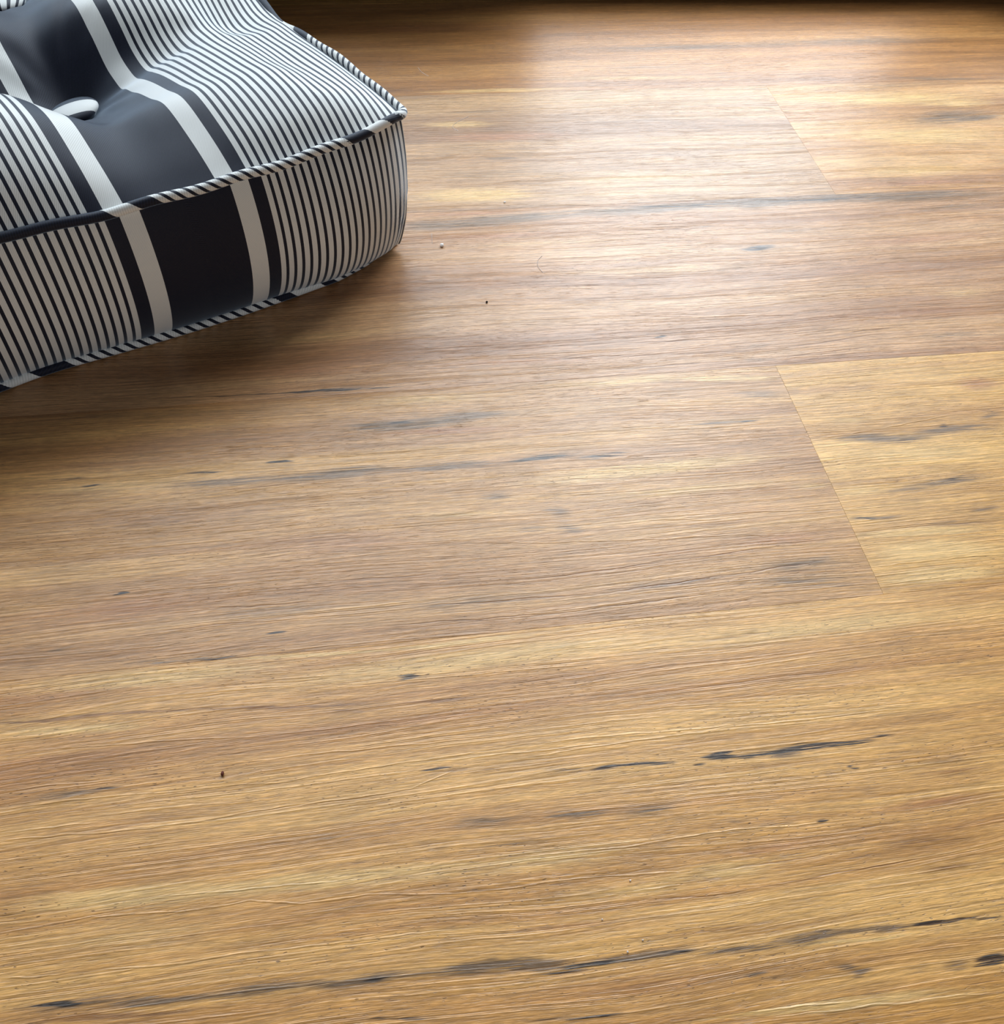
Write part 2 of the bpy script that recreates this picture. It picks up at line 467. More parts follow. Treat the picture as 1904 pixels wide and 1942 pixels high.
def wood(name, key, seed, dark, mid, light, ridge=1.0, lines=300.0, pores=0.5):
    dark, mid, light = [tuple(v*q for v, q in zip(c_, (1.10, 1.09, 1.07) if key in 'EFGH' else (1.03, 1.01, 1.0))) for c_ in (dark, mid, light)]
    T = NT(name)
    tc = T.n('ShaderNodeTexCoord')
    sep = T.n('ShaderNodeSeparateXYZ')
    T.link(tc.outputs['Object'], sep.inputs[0])
    x, y0 = sep.outputs[0], sep.outputs[1]
    ox, oy = seed*3.17, seed*7.31
    # grain wanders slowly across the plank
    w1 = T.noise(T.scaled(x, y0, 3.2, 9.0, ox, oy), 1.0)
    w2 = T.noise(T.scaled(x, y0, 13.0, 60.0, ox + 5, oy), 2.0)
    y = T.math('MULTIPLY_ADD', T.math('SUBTRACT', w1, 0.5), 0.016, y0)
    y = T.math('MULTIPLY_ADD', T.math('SUBTRACT', w2, 0.5), 0.0030, y)
    # streak coordinates: lightly ruffled
    w3 = T.noise(T.scaled(x, y0, 28.0, 110.0, ox, oy + 9), 3.0, 0.6)
    ys = T.math('MULTIPLY_ADD', T.math('SUBTRACT', w3, 0.5), 0.0045, y0)
    w4 = T.noise(T.scaled(x, y0, 12.0, 420.0, ox, oy + 3), 2.0)
    xs = T.math('MULTIPLY_ADD', T.math('SUBTRACT', w4, 0.5), 0.022, x)
    P = T.n('ShaderNodeCombineXYZ')
    T.link(xs, P.inputs[0])
    T.link(ys, P.inputs[1])
    w5 = T.noise(T.scaled(x, y0, 40.0, 40.0, ox, oy + 3), 2.0)
    PL = T.n('ShaderNodeCombineXYZ')
    T.link(x, PL.inputs[0])
    T.link(T.math('MULTIPLY_ADD', T.math('SUBTRACT', w5, 0.5), 0.0030, y0), PL.inputs[1])
    acc = {}
    for (k, sx, sy, ang, hl, hw, st, kind) in STREAKS:
        if k != key:
            continue
        mp = T.n('ShaderNodeMapping', vector_type='TEXTURE')
        mp.inputs['Location'].default_value = (sx, sy, 0)
        mp.inputs['Rotation'].default_value = (0, 0, ang)
        mp.inputs['Scale'].default_value = (hl, hw, 1)
        T.link((PL if kind in 'wl' else P).outputs[0], mp.inputs['Vector'])
        g = T.n('ShaderNodeTexGradient', gradient_type='SPHERICAL')
        T.link(mp.outputs[0], g.inputs[0])
        acc[kind] = T.math('MULTIPLY_ADD', g.outputs['Fac'], st, acc.get(kind, 0.0))
    # fields
    broad = T.noise(T.scaled(x, y, 1.6, 34.0, ox, oy), 3.0, 0.55)
    band = T.noise(T.scaled(x, y, 3.0, 150.0, ox + 2, oy), 3.0, 0.6)
    fine = T.noise(T.scaled(x, y, 26.0, 760.0, ox, oy + 1), 4.0, 0.68)
    fib = T.noise(T.scaled(x, y, 150.0, 2000.0, ox, oy + 2), 2.0, 0.6)
    mott = T.noise(T.scaled(x, y, 22.0, 60.0, ox, oy + 4), 3.0, 0.6)
    ramp = T.n('ShaderNodeValToRGB')
    e = ramp.color_ramp.elements
    e[0].position, e[0].color = 0.39, (*dark, 1)
    e[1].position, e[1].color = 0.61, (*light, 1)
    q = e.new(0.5)
    q.color = (*mid, 1)
    T.link(T.math('ADD', T.math('MULTIPLY', broad, 0.7), T.math('MULTIPLY', band, 0.3)), ramp.inputs[0])
    c = ramp.outputs[0]

    def layer(c, kind, col, k, a, lo, hi, top=1.0):
        if kind not in acc:
            return c
        f = T.math('MULTIPLY', acc[kind], T.math('MAXIMUM', T.math('MULTIPLY_ADD', strand, a, k - 0.5*a), 0.0))
        return T.mix(T.smooth(f, lo, hi, 0.0, top), c, col)
    strand = T.noise(T.scaled(x, y, 26.0, 1000.0, ox + 3, oy + 7), 3.0, 0.7)
    c = layer(c, 'y', lin(230, 188, 122), 1.9, 6.0, 0.0, 1.1, 0.9)
    c = layer(c, 'r', lin(178, 122, 82), 1.9, 6.0, 0.0, 1.0, 0.85)
    c = layer(c, 'b', lin(146, 100, 58), 2.0, 8.0, 0.0, 1.0, 0.9)
    c = layer(c, 'g', lin(124, 98, 72), 1.9, 9.0, 0.05, 1.25, 1.0)
    c = layer(c, 'k', lin(58, 47, 40), 2.0, 13.0, 0.10, 1.10, 1.0)
    c = layer(c, 'l', lin(136, 90, 48), 1.9, 3.0, 0.1, 0.9, 0.85)
    # fibre tone
    c = T.mix(1.0, c, T.n2(T.smooth(fine, 0.32, 0.66, 0.72, 1.14)), 'MULTIPLY')
    c = T.mix(1.0, c, T.n2(T.smooth(fib, 0.30, 0.70, 0.78, 1.14)), 'MULTIPLY')
    c = T.mix(1.0, c, T.n2(T.smooth(mott, 0.30, 0.70, 0.92, 1.06)), 'MULTIPLY')
    # short dark fibres
    dash = T.noise(T.scaled(x, y, 60.0, 1900.0, ox + 4, oy + 11), 2.0, 0.5)
    dm_ = T.noise(T.scaled(x, y, 9.0, 50.0, ox + 6, oy + 2), 2.0)
    dmask = T.math('MULTIPLY', T.smooth(dash, 0.60, 0.70), T.smooth(dm_, 0.36, 0.60, 0.25, 1.0))
    c = T.mix(T.math('MULTIPLY', dmask, 0.55), c, lin(110, 76, 46))
    # embossed growth lines: irregularly spaced thin ridges
    lw = T.noise(T.scaled(x, y, 2.0, 45.0, ox + 1, oy), 2.0)
    ph = T.math('MULTIPLY_ADD', y, lines, T.math('MULTIPLY', lw, 9.0))
    tri = T.math('PINGPONG', ph, 0.5)
    lm = T.noise(T.scaled(x, y, 9.0, 240.0, ox, oy + 6), 2.0)
    lmask = T.smooth(lm, 0.42, 0.60)
    line = T.math('MULTIPLY', T.smooth(tri, 0.34, 0.50), lmask)
    groove = T.math('MULTIPLY', T.smooth(tri, 0.18, 0.0), lmask)
    c = T.mix(T.math('MULTIPLY', groove, 0.28), c, lin(140, 95, 52))
    # pores
    po = T.noise(T.scaled(x, y, 300.0, 1350.0, ox, oy + 8), 1.0)
    pm = T.math('MULTIPLY', T.smooth(po, 0.665, 0.72), T.smooth(dm_, 0.44, 0.60))
    c = T.mix(T.math('MULTIPLY', pm, pores), c, lin(84, 56, 34))
    T.link(c, T.b.inputs['Base Color'])
    # relief
    h = T.math('MULTIPLY', line, 0.40*ridge)
    h = T.math('MULTIPLY_ADD', groove, -0.30*ridge, h)
    h = T.math('MULTIPLY_ADD', fine, 0.75*ridge, h)
    h = T.math('MULTIPLY_ADD', fib, 0.6, h)
    h = T.math('MULTIPLY_ADD', dmask, -0.5, h)
    h = T.math('MULTIPLY_ADD', pm, -0.5, h)
    if 'w' in acc:
        h = T.math('MULTIPLY_ADD', T.math('MINIMUM', T.math('MULTIPLY', acc['w'], 2.0), 1.0), 0.75, h)
    if 'l' in acc:
        h = T.math('MULTIPLY_ADD', T.math('MINIMUM', acc['l'], 0.6), -0.9, h)
    bp = T.n('ShaderNodeBump')
    bp.inputs['Strength'].default_value = 0.58
    bp.inputs['Distance'].default_value = 0.00035
    T.link(h, bp.inputs['Height'])
    T.link(bp.outputs[0], T.b.inputs['Normal'])
    T.link(T.smooth(fine, 0.3, 0.7, 0.40, 0.32), T.b.inputs['Roughness'])
    T.b.inputs['Specular IOR Level'].default_value = 0.68
    return T.m


def _n2(self, v):
    nd = self.n('ShaderNodeCombineColor')
    for i in range(3):
        self.link(v, nd.inputs[i])
    return nd.outputs[0]


NT.n2 = _n2

L_ = lin
DK, MD, LT = L_(166, 112, 58), L_(196, 142, 80), L_(218, 168, 100)
W = {
    'A': wood('wood_far', 'A', 1, L_(150, 104, 58), L_(178, 126, 72), L_(196, 144, 86), 0.5, 260),
    'B': wood('wood_far_left', 'B', 2, L_(154, 115, 78), L_(180, 140, 98), L_(198, 158, 112), 1.5, 300),
    'C': wood('wood_far_right', 'C', 3, L_(172, 124, 76), L_(198, 148, 92), L_(212, 166, 108), 1.4, 300),
    'D': wood('wood_middle', 'D', 4, L_(160, 114, 74), L_(184, 138, 94), L_(200, 156, 110), 1.5, 330),
    'E': wood('wood_centre_left', 'E', 5, L_(164, 117, 70), L_(186, 139, 86), L_(206, 159, 99), 1.0, 330),
    'F': wood('wood_centre_right', 'F', 6, L_(182, 134, 76), L_(206, 158, 92), L_(220, 174, 104), 1.0, 330),
    'G': wood('wood_near', 'G', 7, L_(172, 121, 70), L_(200, 149, 87), L_(222, 173, 105), 1.0, 280, 0.75),
    'H': wood('wood_nearest', 'H', 8, L_(186, 134, 74), L_(208, 156, 88), L_(224, 176, 104), 1.0, 280),
}

# ---------------------------------------------------------------- floor
sub = NT('underlay')
sub.b.inputs['Base Color'].default_value = (*lin(120, 84, 46), 1)
sub.b.inputs['Roughness'].default_value = 0.9
bm = bmesh.new()
add_box(bm, -1.7, 1.9, -3.5, 0.75, -0.03, -0.0052)
floor = mesh_obj('floor', bm, sub.m, smooth=False)
tag(floor, kind='structure')

ROWS = [(-0.90, -0.72), (-0.72, -0.54), (-0.54, -0.36), (-0.36, -0.18), (-0.18, -0.0035), (-0.0035, 0.183), (0.183, 0.356), (0.356, 0.536), (0.536, 0.716)]
JOINT = [0.05, 0.62, -0.55, -0.80, 0.2519, -0.70, 0.3639, -0.62, 0.10]
MATS = [('G', 'E'), ('F', 'E'), ('H', 'H'), ('G', 'G'), ('E', 'F'), ('D', 'D'), ('B', 'C'), ('A', 'A'), ('F', 'E')]
for k in range(13):
    ROWS.append((-0.90 - 0.18*(k + 1), -0.90 - 0.18*k))
    JOINT.append((k*0.47) % 1.3 - 0.6)
    MATS.append((('G', 'E'), ('E', 'G'), ('H', 'G'))[k % 3])
GAP = 0.00003
LEN = 1.35
for (y0, y1), j, (ml, mr) in zip(ROWS, JOINT, MATS):
    for (x0, x1, mk) in ((max(j - LEN, -1.7), j, ml), (j, min(j + LEN, 1.9), mr), (min(j + LEN, 1.9), 1.9, ml), (-1.7, max(j - LEN, -1.7), mr)):
        if x1 - x0 < 0.02:
            continue
        bm = bmesh.new()
        add_box(bm, x0 + GAP, x1 - GAP, y0 + GAP, y1 - GAP, -0.0050, 0.0, bev=0.00007)
        mesh_obj('plank', bm, W[mk], floor, smooth=False)

# ---------------------------------------------------------------- window wall
wm = NT('wall_paint')
wm.b.inputs['Base Color'].default_value = (*lin(150, 128, 104), 1)
wm.b.inputs['Roughness'].default_value = 0.9
dm = NT('dark_bronze_frame')
dm.b.inputs['Base Color'].default_value = (*lin(40, 32, 26), 1)
dm.b.inputs['Roughness'].default_value = 0.5
dm.b.inputs['Metallic'].default_value = 0.3
gm = NT('glass')
gm.b.inputs['Roughness'].default_value = 0.02
gm.b.inputs['Base Color'].default_value = (0.9, 0.95, 0.95, 1)
gt = gm.n('ShaderNodeBsdfTransparent')
gx = gm.n('ShaderNodeMixShader')
gx.inputs[0].default_value = 0.05
gm.link(gt.outputs[0], gx.inputs[1])
gm.link(gm.b.outputs[0], gx.inputs[2])
gm.link(gx.outputs[0], gm.t.nodes['Material Output'].inputs['Surface'])


def wall_box(name, u0, u1, d0, d1, z0, z1, mat, parent=None, bev=0.0):
    bm = bmesh.new()
    add_box(bm, u0, u1, d0, d1, z0, z1, bev=bev)
    o = mesh_obj(name, bm, mat, parent, smooth=False)
    if parent is None:
        o.location = WALL_P
        o.rotation_euler = (0, 0, WALL_YAW)
    return o


U0, U1, TOP = -1.25, 1.55, 2.35
bm = bmesh.new()
add_box(bm, -1.7, U0, 0.012, 0.09, 0.0, 2.6)
add_box(bm, U1, 1.9, 0.012, 0.09, 0.0, 2.6)
add_box(bm, U0, U1, 0.012, 0.09, TOP, 2.6)
wall = mesh_obj('wall_back', bm, wm.m, smooth=False)
wall.location = WALL_P
wall.rotation_euler = (0, 0, WALL_YAW)
tag(wall, kind='structure')
for (u0, u1, nm) in ((-1.7, U0, 'baseboard_left'), (U1, 1.9, 'baseboard_right')):
    o = wall_box(nm, u0, u1, 0.0, 0.012, 0.0, 0.07, dm.m, bev=0.002)
    tag(o, kind='structure')
win = bpy.data.objects.new('window_1', None)
COL.objects.link(win)
win.location = WALL_P
win.rotation_euler = (0, 0, WALL_YAW)
tag(win, kind='structure')
pm_ = NT('balcony_plaster')
pm_.b.inputs['Base Color'].default_value = (*lin(206, 200, 190), 1)
pm_.b.inputs['Roughness'].default_value = 0.9
tag(wall_box('balcony_part_1', -1.7, 1.9, 0.12, 1.16, -0.05, -0.006, pm_.m), kind='structure')     # balcony slab
tag(wall_box('balcony_part_2', -1.7, 1.9, 1.06, 1.16, -0.006, 0.82, pm_.m), kind='structure')      # balcony parapet
EDGE = [U0, -0.52, 0.18, 0.64, 1.10, U1]
RAIL = [0.165, 0.165, 0.062, 0.125, 0.13]
bm = bmesh.new()
for k, u in enumerate(EDGE):
    add_box(bm, u - 0.012, u + 0.012, 0.0, 0.06, 0.0, TOP, bev=0.002)
for (u0, u1, r) in zip(EDGE, EDGE[1:], RAIL):
    add_box(bm, u0 + 0.012, u1 - 0.012, 0.0, 0.06, 0.0, r, bev=0.002)
    add_box(bm, u0 + 0.012, u1 - 0.012, 0.0, 0.06, TOP - 0.05, TOP, bev=0.002)
mesh_obj('window_frame', bm, dm.m, win, smooth=False)
for (u0, u1, r) in zip(EDGE, EDGE[1:], RAIL):
    bm = bmesh.new()
    add_box(bm, u0 + 0.012, u1 - 0.012, 0.030, 0.033, r, TOP - 0.05)
    mesh_obj('window_pane', bm, gm.m, win, smooth=False)

bm = bmesh.new()  # unseen rear wall, with an opening added for the fill light
add_box(bm, -1.7, -1.4, -3.48, -3.38, 0.0, 2.6)
add_box(bm, 1.6, 1.9, -3.48, -3.38, 0.0, 2.6)
add_box(bm, -1.4, 1.6, -3.48, -3.38, 0.0, 0.30)
add_box(bm, -1.4, 1.6, -3.48, -3.38, 2.0, 2.6)
tag(mesh_obj('wall_rear', bm, wm.m, smooth=False), kind='structure')
bm = bmesh.new()
for u in (-1.40, 0.10, 1.57):
    add_box(bm, u, u + 0.03, -3.46, -3.40, 0.30, 2.0)
for z in (0.30, 1.97):
    add_box(bm, -1.37, 1.57, -3.46, -3.40, z, z + 0.03)
w2 = mesh_obj('rear_fill_frame', bm, dm.m, smooth=False)  # unseen window frame, added around the rear fill light
tag(w2, kind='structure')

# ---------------------------------------------------------------- fabric
P_HALF, P_WHITE, P_NAVY, P_FINE = 0.026, 0.037, 0.045, 0.0052


def fabric(name, weave=1.0):
    """uv.x holds the distance from the middle of the wide navy band (m), uv.y the length (m)"""
    T = NT(name)
    uv = T.n('ShaderNodeUVMap', uv_map='UVMap')
    sep = T.n('ShaderNodeSeparateXYZ')
    T.link(uv.outputs[0], sep.inputs[0])
    d = T.math('ABSOLUTE', sep.outputs[0])
    v = sep.outputs[1]
    fr = T.math('FRACT', T.math('DIVIDE', T.math('SUBTRACT', d, P_NAVY), P_FINE))
    fine_w = T.math('MULTIPLY', T.math('LESS_THAN', fr, 0.62), T.math('GREATER_THAN', d, P_NAVY))
    band_w = T.math('MULTIPLY', T.math('GREATER_THAN', d, P_HALF), T.math('LESS_THAN', d, P_WHITE))
    white = T.math('ADD', fine_w, band_w, clamp=True)
    # twill weave
    tw = T.math('SINE', T.math('MULTIPLY', T.math('ADD', sep.outputs[0], T.math('MULTIPLY', v, 0.8)), 2*math.pi/0.00105))
    nz = T.noise(T.scaled(sep.outputs[0], v, 2200.0, 2200.0), 1.0)
    navy = T.mix(T.math('MULTIPLY_ADD', tw, 0.5, 0.5), lin(4, 6, 24), lin(20, 25, 48))
    navy = T.mix(T.smooth(nz, 0.52, 0.75), navy, lin(30, 34, 50))
    wht = T.mix(T.math('MULTIPLY_ADD', tw, 0.5, 0.5), lin(218, 222, 220), lin(238, 241, 241))
    T.link(T.mix(white, navy, wht), T.b.inputs['Base Color'])
    T.b.inputs['Roughness'].default_value = 0.62
    T.b.inputs['Specular IOR Level'].default_value = 0.28
    T.b.inputs['Sheen Weight'].default_value = 0.5
    T.b.inputs['Sheen Roughness'].default_value = 0.45
    T.b.inputs['Sheen Tint'].default_value = (0.62, 0.80, 1.0, 1)
    bp = T.n('ShaderNodeBump')
    bp.inputs['Strength'].default_value = 0.35*weave
    bp.inputs['Distance'].default_value = 0.00012
    T.link(T.math('MULTIPLY_ADD', tw, 0.5, nz), bp.inputs['Height'])
    T.link(bp.outputs[0], T.b.inputs['Normal'])
    return T.m


FAB = fabric('striped_twill')

# ---------------------------------------------------------------- cushion
SIZE = 0.50
H = 0.100
CO = Vector((0.029, 0.138, 0.0))
A1, A2 = math.radians(205.5), math.radians(118.2)
E1 = Vector((math.cos(A1), math.sin(A1), 0))       # along the front edge, from the near corner
E2 = Vector((math.cos(A2), math.sin(A2), 0))       # along the right edge


def interp(x, xs, ys):
    if x <= xs[0]:
        return ys[0]
    for i in range(1, len(xs)):
        if x <= xs[i]:
            f = (x - xs[i-1])/(xs[i] - xs[i-1])
            return ys[i-1] + f*(ys[i] - ys[i-1])
    return ys[-1]


def smooth_interp(x, xs, ys):
    a = sum(interp(x + k*0.006, xs, ys) for k in (-2, -1, 0, 1, 2))/5
    return a


FB_S = [0, 0.03, 0.06, 0.10, 0.13, 0.16, 0.20, 0.25, 0.35, 0.45, 0.5]
FB_V = [0, -0.0075, -0.0105, -0.0130, -0.0138, -0.0133, -0.0100, -0.0030, -0.004, -0.004, 0]


def bow_front(s):
    return smooth_interp(s, FB_S, FB_V)*min(1.0, s/0.012)


def bow_right(t):
    return smooth_interp(t, [0, 0.08, 0.16, 0.25, 0.33, 0.42, 0.5], [0, 0.001, 0.0055, -0.002, 0.004, 0.0, 0])


def outline_pt(s, t):
    """plan position of cushion coordinates (0..SIZE)"""
    a = 1 - t/SIZE
    b = 1 - s/SIZE
    tt = t + bow_front(s)*a**2 - 0.008*math.sin(math.pi*s/SIZE)*(-1)*(1 - a)**2
    ss = s + bow_right(t)*b**2 + 0.008*math.sin(math.pi*t/SIZE)*(1 - b)**2
    # pinch the corner round a little
    return CO + E1*ss + E2*tt


BS = (0.161, 0.339)
BT = (0.133, 0.270, 0.405)


def seam_z(s, t):
    """height of the piping line"""
    return H - 0.0015*math.sin(math.pi*s/SIZE)*(1 if t < 0.01 else 0) - 0.004*math.exp(-((t - 0.16)/0.03)**2)*(1 if s < 0.01 else 0)


# heights of the tufted top (mm) on a grid of cushion coordinates
ZS = [0, 0.012, 0.034, 0.066, 0.095, 0.120, 0.140, 0.161, 0.180, 0.200, 0.225, 0.250]
ZT = {
    0.000: [100, 100, 100, 100, 100, 100, 100, 100, 100, 100, 100, 100],
    0.015: [100, 105, 110, 112, 111, 108, 107, 106, 108, 113, 117, 119],
    0.030: [100, 107, 114, 118, 117, 114, 112, 110, 114, 122, 128, 131],
    0.055: [100, 107, 112, 121, 121, 120, 117, 113, 121, 130, 137, 140],
    0.080: [100, 106, 109, 118, 117, 114, 109, 104, 114, 127, 135, 139],
    0.105: [100, 105, 108, 115, 113, 108, 101, 95, 103, 118, 127, 132],
    0.120: [100, 104, 107, 113, 110, 103, 96, 91, 97, 108, 115, 119],
    0.133: [100, 104, 106, 112, 106, 100, 94, 91, 97, 101, 103, 104],
    0.148: [100, 103, 102, 113, 112, 106, 102, 99, 107, 111, 112, 112],
    0.158: [99, 102, 101, 118, 121, 117, 112, 107, 114, 118, 119, 120],
    0.172: [99, 102, 105, 123, 129, 128, 123, 116, 122, 126, 128, 130],
    0.190: [100, 105, 113, 126, 130, 129, 126, 119, 125, 131, 134, 137],
    0.215: [100, 106, 115, 126, 127, 124, 120, 115, 121, 130, 135, 138],
    0.240: [100, 105, 112, 121, 120, 115, 111, 108, 113, 123, 130, 133],
    0.257: [100, 104, 109, 116, 112, 108, 105, 103, 106, 114, 121, 124],
    0.270: [99, 103, 106, 113, 108, 104, 102, 101, 103, 108, 113, 115],
    0.285: [99, 103, 105, 114, 113, 109, 106, 105, 108, 113, 116, 118],
    0.297: [99, 103, 104, 117, 119, 116, 113, 110, 113, 118, 120, 122],
    0.320: [100, 106, 114, 126, 129, 128, 125, 121, 125, 129, 132, 134],
    0.355: [100, 106, 114, 124, 126, 124, 121, 118, 123, 129, 134, 136],
    0.385: [100, 104, 110, 116, 114, 110, 105, 102, 107, 116, 122, 125],
    0.405: [99, 103, 105, 111, 106, 101, 98, 96, 98, 104, 109, 111],
    0.420: [99, 103, 106, 113, 110, 107, 104, 102, 104, 109, 113, 115],
    0.450: [100, 106, 112, 119, 120, 118, 115, 113, 117, 122, 126, 128],
    0.485: [100, 103, 106, 109, 110, 109, 108, 107, 109, 111, 113, 114],
    0.500: [100]*12,
}
ZTK = sorted(ZT)


def pchip(x, xs, ys):
    n = len(xs)
    if x <= xs[0]:
        return ys[0]
    if x >= xs[-1]:
        return ys[-1]
    i = 0
    while x > xs[i + 1]:
        i += 1

    def sl(j):
        return (ys[j + 1] - ys[j])/(xs[j + 1] - xs[j])

    def d(j):
        if j == 0:
            return sl(0)
        if j == n - 1:
            return 0.0 if abs(xs[-1] - 0.25) < 1e-6 else sl(n - 2)
        a_, b_ = sl(j - 1), sl(j)
        if a_*b_ <= 0:
            return 0.0
        h0, h1 = xs[j] - xs[j - 1], xs[j + 1] - xs[j]
        return (h0*b_ + h1*a_)/(h0 + h1)
    h = xs[i + 1] - xs[i]
    q = (x - xs[i])/h
    return ((1 + 2*q)*(1 - q)**2*ys[i] + q*(1 - q)**2*h*d(i) + q*q*(3 - 2*q)*ys[i + 1] + q*q*(q - 1)*h*d(i + 1))


_rows = {}


def base_z(s, t):
    s1 = 0.25 - abs(s - 0.25)
    k = round(s1, 5)
    if k not in _rows:
        _rows[k] = [pchip(s1, ZS, ZT[q]) for q in ZTK]
    return pchip(t, ZTK, _rows[k])*0.001


def top_z(s, t):
    z = base_z(s, t)
    for i, a in enumerate(BS):
        for j, b in enumerate(BT):
            dx, dy = s - a, t - b
            r = math.hypot(dx, dy)
            if r > 0.14:
                continue
            z -= 0.0075*math.exp(-(r/0.021)**2)
            # gathered pleats radiating from the button
            th = math.atan2(dy, dx)
            z += 0.0007*math.sin(11*th + i*2 + j)*math.exp(-((r - 0.034)/0.013)**2)
            # short diagonal pleats behind the button
            if dy > 0.012:
                z -= 0.0014*math.exp(-((dx + dy*0.55 - 0.003)/0.0035)**2 - ((r - 0.045)/0.016)**2)
                z -= 0.0010*math.exp(-((dx + dy*1.15 - 0.004)/0.003)**2 - ((r - 0.050)/0.015)**2)
    return z


def top_pos(s, t):
    p = outline_pt(s, t)
    return Vector((p.x, p.y, top_z(s, t)))


def fold(s, c=0.156):
    s1 = 0.31 - abs(s - 0.31)
    return s1 - c


cushion = bpy.data.objects.new('floor_cushion', None)
COL.objects.link(cushion)
cushion.location = (0, 0, 0)
tag(cushion, 'thick tufted square floor cushion in navy and white ticking stripes', 'cushion')


def grid_obj(name, nu, nv, fpos, fuv, mat, parent, flip=False):
    bm = bmesh.new()
    uvl = bm.loops.layers.uv.new('UVMap')
    vs = [[bm.verts.new(fpos(i/nu, j/nv)) for j in range(nv + 1)] for i in range(nu + 1)]
    for i in range(nu):
        for j in range(nv):
            ids = [(i, j), (i + 1, j), (i + 1, j + 1), (i, j + 1)]
            if flip:
                ids.reverse()
            f = bm.faces.new([vs[a][b] for a, b in ids])
            for l, (a, b) in zip(f.loops, ids):
                l[uvl].uv = fuv(a/nu, b/nv)
    return mesh_obj(name, bm, mat, parent)


grid_obj('top_panel', 190, 190, lambda a, b: top_pos(a*SIZE, b*SIZE), lambda a, b: (fold(a*SIZE), b*SIZE), FAB, cushion, flip=True)
grid_obj('bottom_panel', 40, 40, lambda a, b: Vector((*outline_pt(0.004 + a*(SIZE - 0.008), 0.010 + b*(SIZE - 0.014)).xy, 0.0012)),
         lambda a, b: (fold(a*SIZE), b*SIZE), FAB, cushion)

# perimeter, walked counter-clockwise from the near corner: left along the front edge first
CR = 0.007


def perim(u):
    """u in 0..4 -> plan point, outward normal; corners rounded by CR"""
    k = int(u) % 4
    f = u - int(u)
    L = SIZE
    if k == 0:
        s, t, n = f*L, 0.0, -E2
    elif k == 1:
        s, t, n = L, f*L, E1
    elif k == 2:
        s, t, n = L - f*L, L, E2
    else:
        s, t, n = 0.0, L - f*L, -E1
    return s, t, n


def corner_blend(u):
    """distance to the nearest corner, m"""
    f = u - math.floor(u)
    return min(f, 1 - f)*SIZE


def side_pos(u, v):
    """v 0 bottom .. 1 top"""
    s, t, n = perim(u)
    dc = corner_blend(u)
    # blend the normal round the corner
    k = round(u)
    w = max(0.0, 1 - dc/0.016)
    n1 = perim((k - 0.01) % 4)[2]
    n2 = perim((k + 0.01) % 4)[2]
    nn = (n*(1 - w*0.5) + (n2 if n == n1 else n1)*w*0.5)
    nn.normalize()
    p = outline_pt(s, t)
    zt = seam_z(s, t)
    z = 0.0040 + (zt - 0.0040)*v
    face = int(u) % 4
    edge = 1 - math.exp(-dc/0.022)
    belly = math.sin(math.pi*(min(1, v*0.98 + 0.01))**0.85)**0.75
    bulge = (0.0035 + 0.0100*edge + 0.0050*math.exp(-((dc - 0.055)/0.035)**2))*belly
    undercut = -0.0065*(1 - v)**2
    if face == 0:
        # the bottom seam runs a little straighter than the top one
        s_ = s
        undercut += interp(s_, [0, 0.02, 0.06, 0.10, 0.15, 0.20, 0.30, 0.5], [0.002, 0.0, 0.0015, -0.003, -0.0045, -0.0045, 0.0, 0])*(1 - v)
    off = bulge + undercut - 0.0035*(dc < 0.02)*(1 - dc/0.02)
    # little wrinkles close to the near corner
    if face in (0, 3):
        wv = math.exp(-((dc - 0.010)/0.010)**2)*math.exp(-((v - 0.33)/0.20)**2)
        off += 0.0013*wv*math.sin(dc*1100 + v*9)
    q = p + nn*off
    return Vector((q.x, q.y, z))


def side_uv(u, v):
    face = int(min(u, 3.99999))
    f = u - face
    s = f*SIZE
    if face == 0:
        s = f*SIZE
        d = abs(0.31 - abs(s - 0.31) - 0.1496)
        if s < 0.1046:
            pass
    elif face == 2:
        d = abs(0.31 - abs(s - 0.31) - 0.1496)
    elif face == 3:
        d = 0.1496 + 0.0052*200 + (SIZE - s)
        d = P_NAVY + ((0.1496 - P_NAVY) + (SIZE - s))
    else:
        d = abs(0.31 - abs(s - 0.31) - 0.1496)
    return (d, v*H)


names = ['front_panel', 'left_panel', 'rear_panel', 'right_panel']
for k in range(4):
    nu = 150
    # denser near the corners
    def su(a, k=k):
        return k + (a - 0.045*math.sin(2*math.pi*a)*1.0)
    def pos(a, b, k=k, su=su):
        u = su(a)
        return side_pos(min(max(u, k + 1e-6), k + 1 - 1e-6), b)
    def uvf(a, b, k=k, su=su):
        return side_uv(min(max(su(a), k + 1e-6), k + 1 - 1e-6), b)
    grid_obj('side_panel', nu, 30, pos, uvf, FAB, cushion, flip=True)

# ---- piping
PR = 0.0029


def pipe_d_top(a):
    """pattern distance for the bias-cut piping; a<0 right edge (t=-a), a>0 front edge (s=a)"""
    if a < 0:
        return interp(-a, [0, 0.1202, 0.1379, 0.1539, 0.20, 0.26, 0.30, 0.32, 0.5], [0.14, 0.045, 0.037, 0.026, -0.010, -0.037, -0.046, -0.060, -0.20])
    if a < 0.0095:
        return 0.12 + a*0.8
    if a < 0.0505:
        return interp(a, [0.0101, 0.0201, 0.0328, 0.0505], [0.0245, 0.026, 0.037, 0.0455])
    return interp(a, [0.0505, 0.168, 0.180, 0.1936, 0.26, 0.32, 0.34, 0.36, 0.5], [0.137, 0.045, 0.037, 0.026, -0.026, -0.037, -0.045, -0.06, -0.16])


